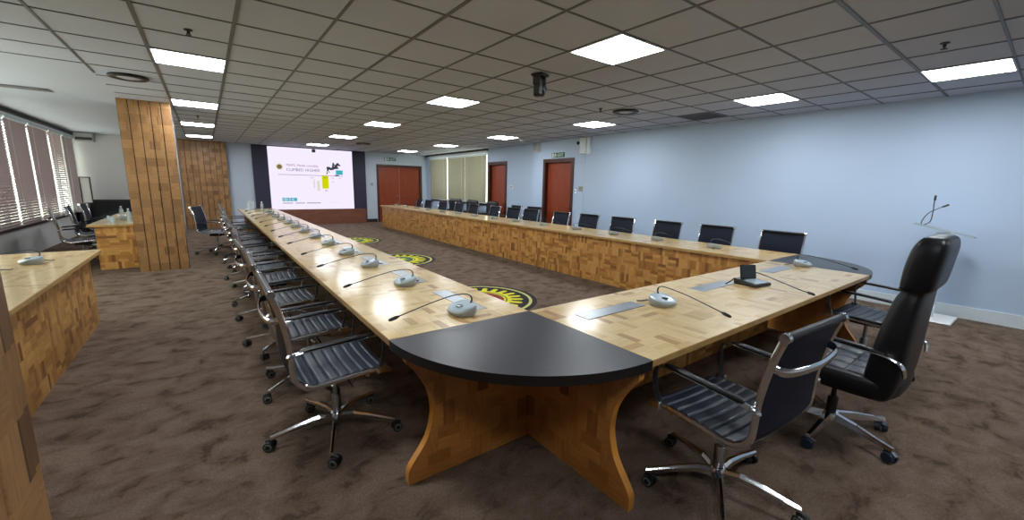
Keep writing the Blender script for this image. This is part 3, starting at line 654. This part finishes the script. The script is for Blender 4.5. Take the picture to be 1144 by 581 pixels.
for s_ in (-1, 1):
    x = s_ * .30
    ar = MB().tube(smoothp([(s_ * .27, -.33, .57), (x, -.315, .625), (x, -.25, .655), (x, -.1, .67), (x, .06, .675), (x, .13, .655), (x, .155, .60), (x, .15, .50), (s_ * .27, .12, .42)], 4), .015, 8, flat=(1.5, .6), up=(1, 0, 0)).build('armrest', 'chrome', t)
    MB().tube([(x, -.24, .668), (x, -.15, .680), (x, .03, .687), (x, .09, .682)], [.010, .016, .016, .010], 10, flat=(1.4, .4), up=(1, 0, 0)).build('arm_pad', 'black leather', ar)
MB().bbox((-.10, -.14, .33), (.10, .14, .385), .015).build('tilt_mechanism', 'black plastic', t)
MB().tube([(.08, 0, .35), (.30, 0, .35)], .006, 6).cyl((.28, 0, .35), (.33, 0, .35), .014, n=10).build('tilt_lever', 'chrome', t)
MB().cyl((0, 0, .22), (0, 0, .34), .014).lathe([(.028, .10), (.028, .22), (.024, .23)], (0, 0, 0), 16).build('gas_lift', 'black plastic', t)
MB().lathe([(.025, .065), (.045, .07), (.046, .11), (.036, .13), (.028, .135)], (0, 0, 0), 18).build('base_hub', 'chrome', t)
for k in range(5):
    a = 2 * PI * k / 5 - .65; dx, dy = math.cos(a), math.sin(a); P = lambda r, z, s=0: (dx * r - dy * s, dy * r + dx * s, z)
    rs = [[P(r, z - h, -wd), P(r, z - h, wd), P(r, z + h, wd * .6), P(r, z + h, -wd * .6)] for r, z, wd, h in ((.03, .105, .024, .022), (.15, .10, .02, .018), (.28, .085, .016, .013), (.345, .08, .015, .011))]
    lg = MB().loft(rs, False).build('leg', 'chrome', t)
    bx, by = dx * .335, dy * .335; ca = a + k * 1.3 + 1; ex, ey = math.cos(ca), math.sin(ca); m = MB().cyl((bx, by, .05), (bx, by, .085), .008, n=8)
    m.tube([(bx - ex * .028, by - ey * .028, .045), (bx, by, .064), (bx + ex * .028, by + ey * .028, .045)], .014, 8)
    for s_ in (-1, 1): m.cyl((bx - ey * .008 * s_, by + ex * .008 * s_, .031), (bx - ey * .03 * s_, by + ex * .03 * s_, .031), .031, .028, 18)
    m.build('caster', 'blue black plastic', lg)

# ------------------------------------------------------------------ lectern
t = thing('acrylic_lectern', 'clear acrylic lectern with two gooseneck microphones behind the executive chair', 'lectern', (7.02, .80, 0), 0)
MB().bbox((-.25, -.24, 0), (.25, .22, .025), .01).build('base', 'white plastic', t)
m = MB(); m.bbox((-.03, -.06, .025), (-.015, .06, 1.06), .004); m.build('column', 'acrylic', t)
m = MB(); m.M = Matrix.Translation((0, 0, 1.08)) @ Matrix.Rotation(math.radians(13), 4, 'X') @ Matrix.Rotation(math.radians(4), 4, 'Y'); m.bbox((-.20, -.27, -.005), (.16, .25, .005), .002).box((-.20, -.27, .005), (-.193, .25, .016)); m.build('reading_plate', 'silver plastic', t)
for (pts, nm_) in (([(.05, .20, 1.125), (.05, .14, 1.17), (.05, .13, 1.28), (.05, .135, 1.38), (.05, .135, 1.44)], 0), ([(.05, .21, 1.125), (.05, .21, 1.18), (.05, .17, 1.27), (.05, .10, 1.33), (.05, .05, 1.36)], 1)):
    g_ = MB().tube(smoothp(pts, 4), .005, 6).build('gooseneck', 'black plastic', t)
    a, b = Vector(pts[-2]), Vector(pts[-1]); d = (b - a).normalized(); MB().tube([tuple(b - d * .01), tuple(b + d * .05)], [.010, .011], 8).build('microphone_head', 'black plastic', g_)

# ------------------------------------------------------------------ carpet emblems
def emblem(label, x, y, inner, rz):
    t = thing('carpet_emblem', label, 'carpet emblem', (x, y, 0), rz, None); n = 60
    circ = lambda r: [(r * math.cos(2 * PI * j / n), r * math.sin(2 * PI * j / n)) for j in range(n)]
    MB().prism(circ(.77), 0, .003).build('black_disc', 'carpet black', t)
    def ring(r0, r1, z): 
        m = MB(); vs = []; fs = []
        for j in range(n): 
            c, s_ = math.cos(2 * PI * j / n), math.sin(2 * PI * j / n); vs += [(r0 * c, r0 * s_, z), (r1 * c, r1 * s_, z), (r1 * c, r1 * s_, z + .0015), (r0 * c, r0 * s_, z + .0015)]
        for j in range(n):
            k = (j + 1) % n
            for q in range(4): fs.append((4 * j + q, 4 * j + (q + 1) % 4, 4 * k + (q + 1) % 4, 4 * k + q))
        return m.add(vs, fs)
    ring(.665, .705, .003).build('outer_ring', 'carpet cream', t)
    m = MB(); pts = []
    T = 22
    for j in range(T):
        for (fr, r) in ((-.30, .43), (-.22, .56), (.0, .59), (.22, .56), (.30, .43)):
            a = 2 * PI * (j + fr) / T; pts.append((r * math.cos(a), r * math.sin(a)))
    m.prism(pts, .003, .0045); m.build('gear', 'carpet yellow', t)
    ring(.36, .375, .0045).build('gear_line', 'carpet black', t)
    MB().prism(circ(.33), .0045, .006).build('centre_disc', inner, t)
    m = MB(); m.prism([(r * math.cos(a), r * math.sin(a)) for j in range(10) for a, r in ((2 * PI * j / 10, .26), (2 * PI * (j + .5) / 10, .12))], .006, .0075); m.build('centre_star', 'carpet black' if inner == 'carpet red' else 'carpet yellow', t)
    return t
emblem('round black and yellow gear emblem in the carpet, nearest, red centre', 2.80, 4.45, 'carpet red', 0)
emblem('round black and yellow gear emblem in the carpet, middle, teal centre', 2.93, 7.78, 'carpet teal', .3)
emblem('round black and yellow gear emblem in the carpet, farthest from camera', 2.93, 11.0, 'carpet teal', .5)

# ------------------------------------------------------------------ ceiling fittings
t = thing('pan_tilt_camera', 'black pan tilt camera hanging from the ceiling', 'camera', (2.98, 3.56, CEIL), .3)
MB().bbox((-.07, -.07, -.03), (.09, .07, -.006), .01).build('mount_plate', 'black plastic', t)
MB().bbox((-.06, -.05, -.12), (-.035, .05, -.03), .008).bbox((.035, -.05, -.12), (.06, .05, -.03), .008).build('yoke', 'black plastic', t)
MB().bbox((-.05, -.055, -.235), (.05, .055, -.05), .02).build('body', 'black plastic', t); MB().lathe([(.03, -.055), (.032, -.075), (.02, -.078)], (0, 0, -.16), 14, 'y').build('lens', 'dark screen', t)
def round_vent(lb, x, y, r=.2):
    t = thing('round_ceiling_diffuser', lb, 'air vent', (x, y, CEIL), 0, 'round ceiling diffusers')
    MB().lathe([(r * .95, -.006), (r, -.02), (r * .9, -.034), (r * .62, -.03), (r * .6, -.012)], (0, 0, 0), 30).build('ring', 'dark trim', t)
    MB().lathe([(r * .5, -.006), (r * .6, -.02), (r * .3, -.034), (.01, -.036)], (0, 0, 0), 24).build('cone', 'ceiling tile', t)
round_vent('round ceiling diffuser above the left wooden pillar', -.62, 6.85, .19); round_vent('round ceiling diffuser near the right wall lamps', 5.36, 4.29)
round_vent('small round ceiling diffuser near the projection screen', 3.95, 12.9, .22)
def grille(lb, x, y, w_, h_):
    t = thing('ceiling_grille', lb, 'air vent', (x, y, CEIL), 0, 'ceiling grilles')
    MB().box((-w_, -h_, -.012), (w_, -h_ + .02, -.006)).box((-w_, h_ - .02, -.012), (w_, h_, -.006)).box((-w_, -h_ + .02, -.012), (-w_ + .02, h_ - .02, -.006)).box((w_ - .02, -h_ + .02, -.012), (w_, h_ - .02, -.006)).build('frame', 'ceiling grid', t)
    m = MB(); n = 9
    for i in range(n): yy = -h_ + .03 + (2 * h_ - .06) * i / (n - 1); m.box((-w_ + .02, yy - .006, -.014), (w_ - .02, yy + .006, -.008))
    m.build('louvres', 'ceiling grid', t); MB().box((-w_ + .02, -h_ + .02, -.0075), (w_ - .02, h_ - .02, -.0062)).build('backing', 'dark trim', t)
grille('dark square ceiling grille close to the right wall', GX(12.5), GY(1.5), .28, .28); grille('dark ceiling grille above the left windows', -1.9, 8.73, .28, .12)
def sprinkler(lb, x, y):
    t = thing('sprinkler', lb, 'sprinkler', (x, y, CEIL), 0, 'ceiling sprinklers')
    MB().lathe([(.03, 0), (.03, -.008), (.012, -.012), (.010, -.035)], (0, 0, 0), 12).build('body', 'dark trim', t); MB().lathe([(.022, -.045), (.024, -.048), (.003, -.052)], (0, 0, 0), 12).cyl((-.01, 0, -.03), (-.016, 0, -.046), .003, n=6).cyl((.01, 0, -.03), (.016, 0, -.046), .003, n=6).build('deflector', 'dark trim', t)
for lb, x, y in (('dark sprinkler beside the right front lamp', 4.83, .76), ('dark sprinkler between the first left lamps', .0, 4.45), ('small dark sprinkler beside the round diffuser', 4.93, 4.42), ('small sprinkler in front of the third left lamp', .0, 10.0)): sprinkler(lb, x, y)
t = thing('motion_detector', 'small white detector on the ceiling near the far doors', 'detector', (6.6, 8.5, CEIL)); MB().lathe([(.06, -.006), (.065, -.02), (.045, -.045), (.01, -.055)], (0, 0, 0), 18).build('housing', 'white plastic', t); MB().lathe([(.02, -.054), (.012, -.064)], (0, 0, 0), 12).build('lens', 'grey plastic', t)
# wall fittings on the right
def exit_sign(lb, loc, rz):
    t = thing('exit_sign', lb, 'sign', loc, rz, None)
    MB().bbox((-.235, -.025, -.06), (.235, 0, .06), .004).build('plate', 'green sign', t)
    MB().box((-.21, -.027, -.05), (-.15, -.0252, .05)).build('door_pictogram', 'white plastic', t)
    m = MB(); m.prism([(-.10, .045), (-.075, .045), (-.07, .01), (-.03, .02), (-.03, .005), (-.07, -.01), (-.06, -.045), (-.08, -.045), (-.09, -.015), (-.12, -.045), (-.135, -.035), (-.105, .0), (-.125, .015)], -.0272, -.0252, 'xz').build('running_figure', 'white plastic', t)
    text('EXIT', .105, 'white plastic', t, Matrix.Translation((-.01, -.0262, -.036)) @ Matrix.Rotation(PI / 2, 4, 'X'))
    return t
exit_sign('green exit sign above the nearer brown door', (XR, 7.96, 2.315), -PI / 2); exit_sign('green exit sign above the far double door', (5.97, YF, 2.46), 0)
def switch(lb, loc, rz, w_=.08, h_=.08, mt='white plastic'):
    t = thing('wall_switch', lb, 'switch', loc, rz); MB().bbox((-w_, -.012, -h_), (w_, 0, h_), .004).build('plate', mt, t)
    MB().bbox((-w_ * .5, -.018, -h_ * .5), (w_ * .5, -.0121, h_ * .5), .002).build('rocker', 'grey plastic', t)
switch('grey wall control beside the nearer brown door', (XR, 7.10, 1.47), -PI / 2, .085, .06, 'grey plastic'); switch('white switch beside the far brown door', (XR2, 10.15, 1.48), -PI / 2, .07, .05)
switch('small grey switch left of the far double door', (5.22, YF, 1.47), 0, .05, .05, 'grey plastic')
t = thing('key_holder', 'small silver hook with keys beside the nearer brown door', 'key holder', (XR, 7.27, 1.46), -PI / 2)
MB().bbox((-.03, -.012, -.02), (.03, 0, .03), .004).build('plate', 'chrome', t); MB().tube([(0, -.012, .0), (0, -.02, -.05), (.01, -.018, -.12)], .006, 6).build('key', 'chrome', t)
t = thing('trunking_box', 'white ceiling height trunking boxes beside the nearer door', 'cable box', (XR, 7.02, 2.30), -PI / 2)
MB().bbox((-.10, -.10, 0), (.10, 0, .37), .006).build('wide_box', 'white trim', t); MB().bbox((.11, -.08, -.02), (.20, 0, .37), .006).build('narrow_box', 'white trim', t); MB().cyl((0, -.01, 0), (0, -.01, -2.3), .008, n=6).build('conduit', 'white trim', t)
t = thing('security_camera', 'black dome camera on the wall beside the trunking boxes', 'camera', (XR, 7.22, 2.56), -PI / 2)
MB().lathe([(.05, 0), (.055, -.03), (.05, -.045)], (0, 0, 0), 16, 'y').build('mount', 'white plastic', t); MB().lathe([(.045, -.046), (.035, -.075), (.01, -.09)], (0, 0, 0), 16, 'y').build('dome', 'black plastic', t)
t = thing('wall_speaker', 'small white wall speaker below the ceiling left of the nearer door', 'speaker', (XR, 8.75, 2.57), -PI / 2)
MB().bbox((-.09, -.14, -.13), (.09, 0, .10), .01).build('cabinet', 'white plastic', t); MB().box((-.08, -.143, -.12), (.08, -.1405, .09)).build('grille', 'grey plastic', t)
t = thing('air_box', 'pale box below the ceiling in the far left corner', 'box', (XL + .32, 15.9, 2.45)); MB().bbox((-.18, -.15, 0), (.18, .15, .22), .01).build('casing', 'grey plastic', t); MB().box((-.16, -.153, .03), (.16, -.1505, .1)).build('grille', 'dark trim', t)

# ------------------------------------------------------------------ far left furniture and small things
t = thing('black_sofa', 'low black sofa along the far wall behind the pillar', 'sofa', (-1.6, 15.6, 0))
MB().bbox((-1.0, -.3, .1), (.75, .4, .42), .04).build('seat', 'sofa black', t); MB().bbox((-1.0, .3, .1), (.75, .5, .90), .05).build('backrest', 'sofa black', t)
for s_ in (-1.12, .77): MB().bbox((s_, -.3, .05), (s_ + .1, .5, .62), .03).build('arm', 'sofa black', t)
for a in (-.95, .7):
    for b in (-.22, .4): MB().cyl((a, b, 0), (a, b, .11), .025, n=8).build('leg', 'black plastic', t)
t = thing('standing_panel', 'narrow white panel in a dark frame standing near the left blinds', 'display stand', (-2.12, 12.9, 0), .1)
MB().box((-.07, -.01, .95), (.07, .01, 1.49)).build('sheet', 'paper', t); MB().box((-.09, -.02, .93), (-.07, .02, 1.51)).box((.07, -.02, .93), (.09, .02, 1.51)).box((-.09, -.02, 1.49), (.09, .02, 1.51)).box((-.09, -.02, .93), (.09, .02, .95)).build('frame', 'dark trim', t)
MB().cyl((0, .03, .02), (0, .03, 1.2), .012).build('pole', 'dark trim', t); MB().lathe([(.16, 0), (.16, .015), (.03, .03)], (0, .03, 0), 20).build('foot', 'dark trim', t)
def bottle(lb, x, y, h=.23, r=.032):
    t = thing('water_bottle', lb, 'bottle', (x, y, TZ), 0, 'water bottles')
    MB().lathe([(r * .9, 0), (r, .01), (r, h * .3), (r * .94, h * .4), (r, h * .5), (r, h * .68), (r * .4, h * .88), (r * .4, h * .93)], (0, 0, 0), 16).build('body', 'clear plastic', t); MB().lathe([(r * .45, h * .93), (r * .45, h), (r * .4, h * 1.005)], (0, 0, 0), 12).build('cap', 'white plastic', t)
for i, (x, y) in enumerate(((-1.12, 9.7), (-1.32, 10.6), (-1.2, 11.9))): bottle(['clear water bottle on the side table, beside the wooden pillar', 'clear water bottle on the side table, left of the others', 'clear water bottle on the side table, farthest one'][i], x, y)
for i, (x, y) in enumerate(((.82, 12.2), (.95, 12.5), (1.12, 12.3), (.9, 12.9))): bottle('clear water bottle at the far end of the left table, %s of its cluster' % ['leftmost', 'middle', 'rightmost', 'farthest'][i], x, y)
for i, (x, y) in enumerate(((-1.3, 9.45), (-1.05, 10.0), (-1.40, 9.9))):
    t = tag(MB().lathe([(.024, 0), (.03, .10), (.027, .10), (.022, .006), (.001, .006)], (0, 0, 0), 16).build('drinking_glass', 'clear plastic', None, (x, y, TZ)), ['empty drinking glass nearest the front edge of the side table behind the pillar', 'empty drinking glass closest to the pillar', 'empty drinking glass near the window chairs'][i], 'glass', 'drinking glasses on the side table')
tag(MB().bbox((-.15, -.105, 0), (.15, .105, .004), .001).build('paper_sheet', 'paper', None, (.98, 11.4, TZ), .1), 'white paper sheets lying at the far end of the left table', 'paper')
tag(MB().bbox((-.10, -.14, 0), (.10, .14, .006), .001).build('paper_sheet', 'paper', None, (-1.4, 11.5, TZ), .2), 'white papers on the side table by the window chairs', 'paper')
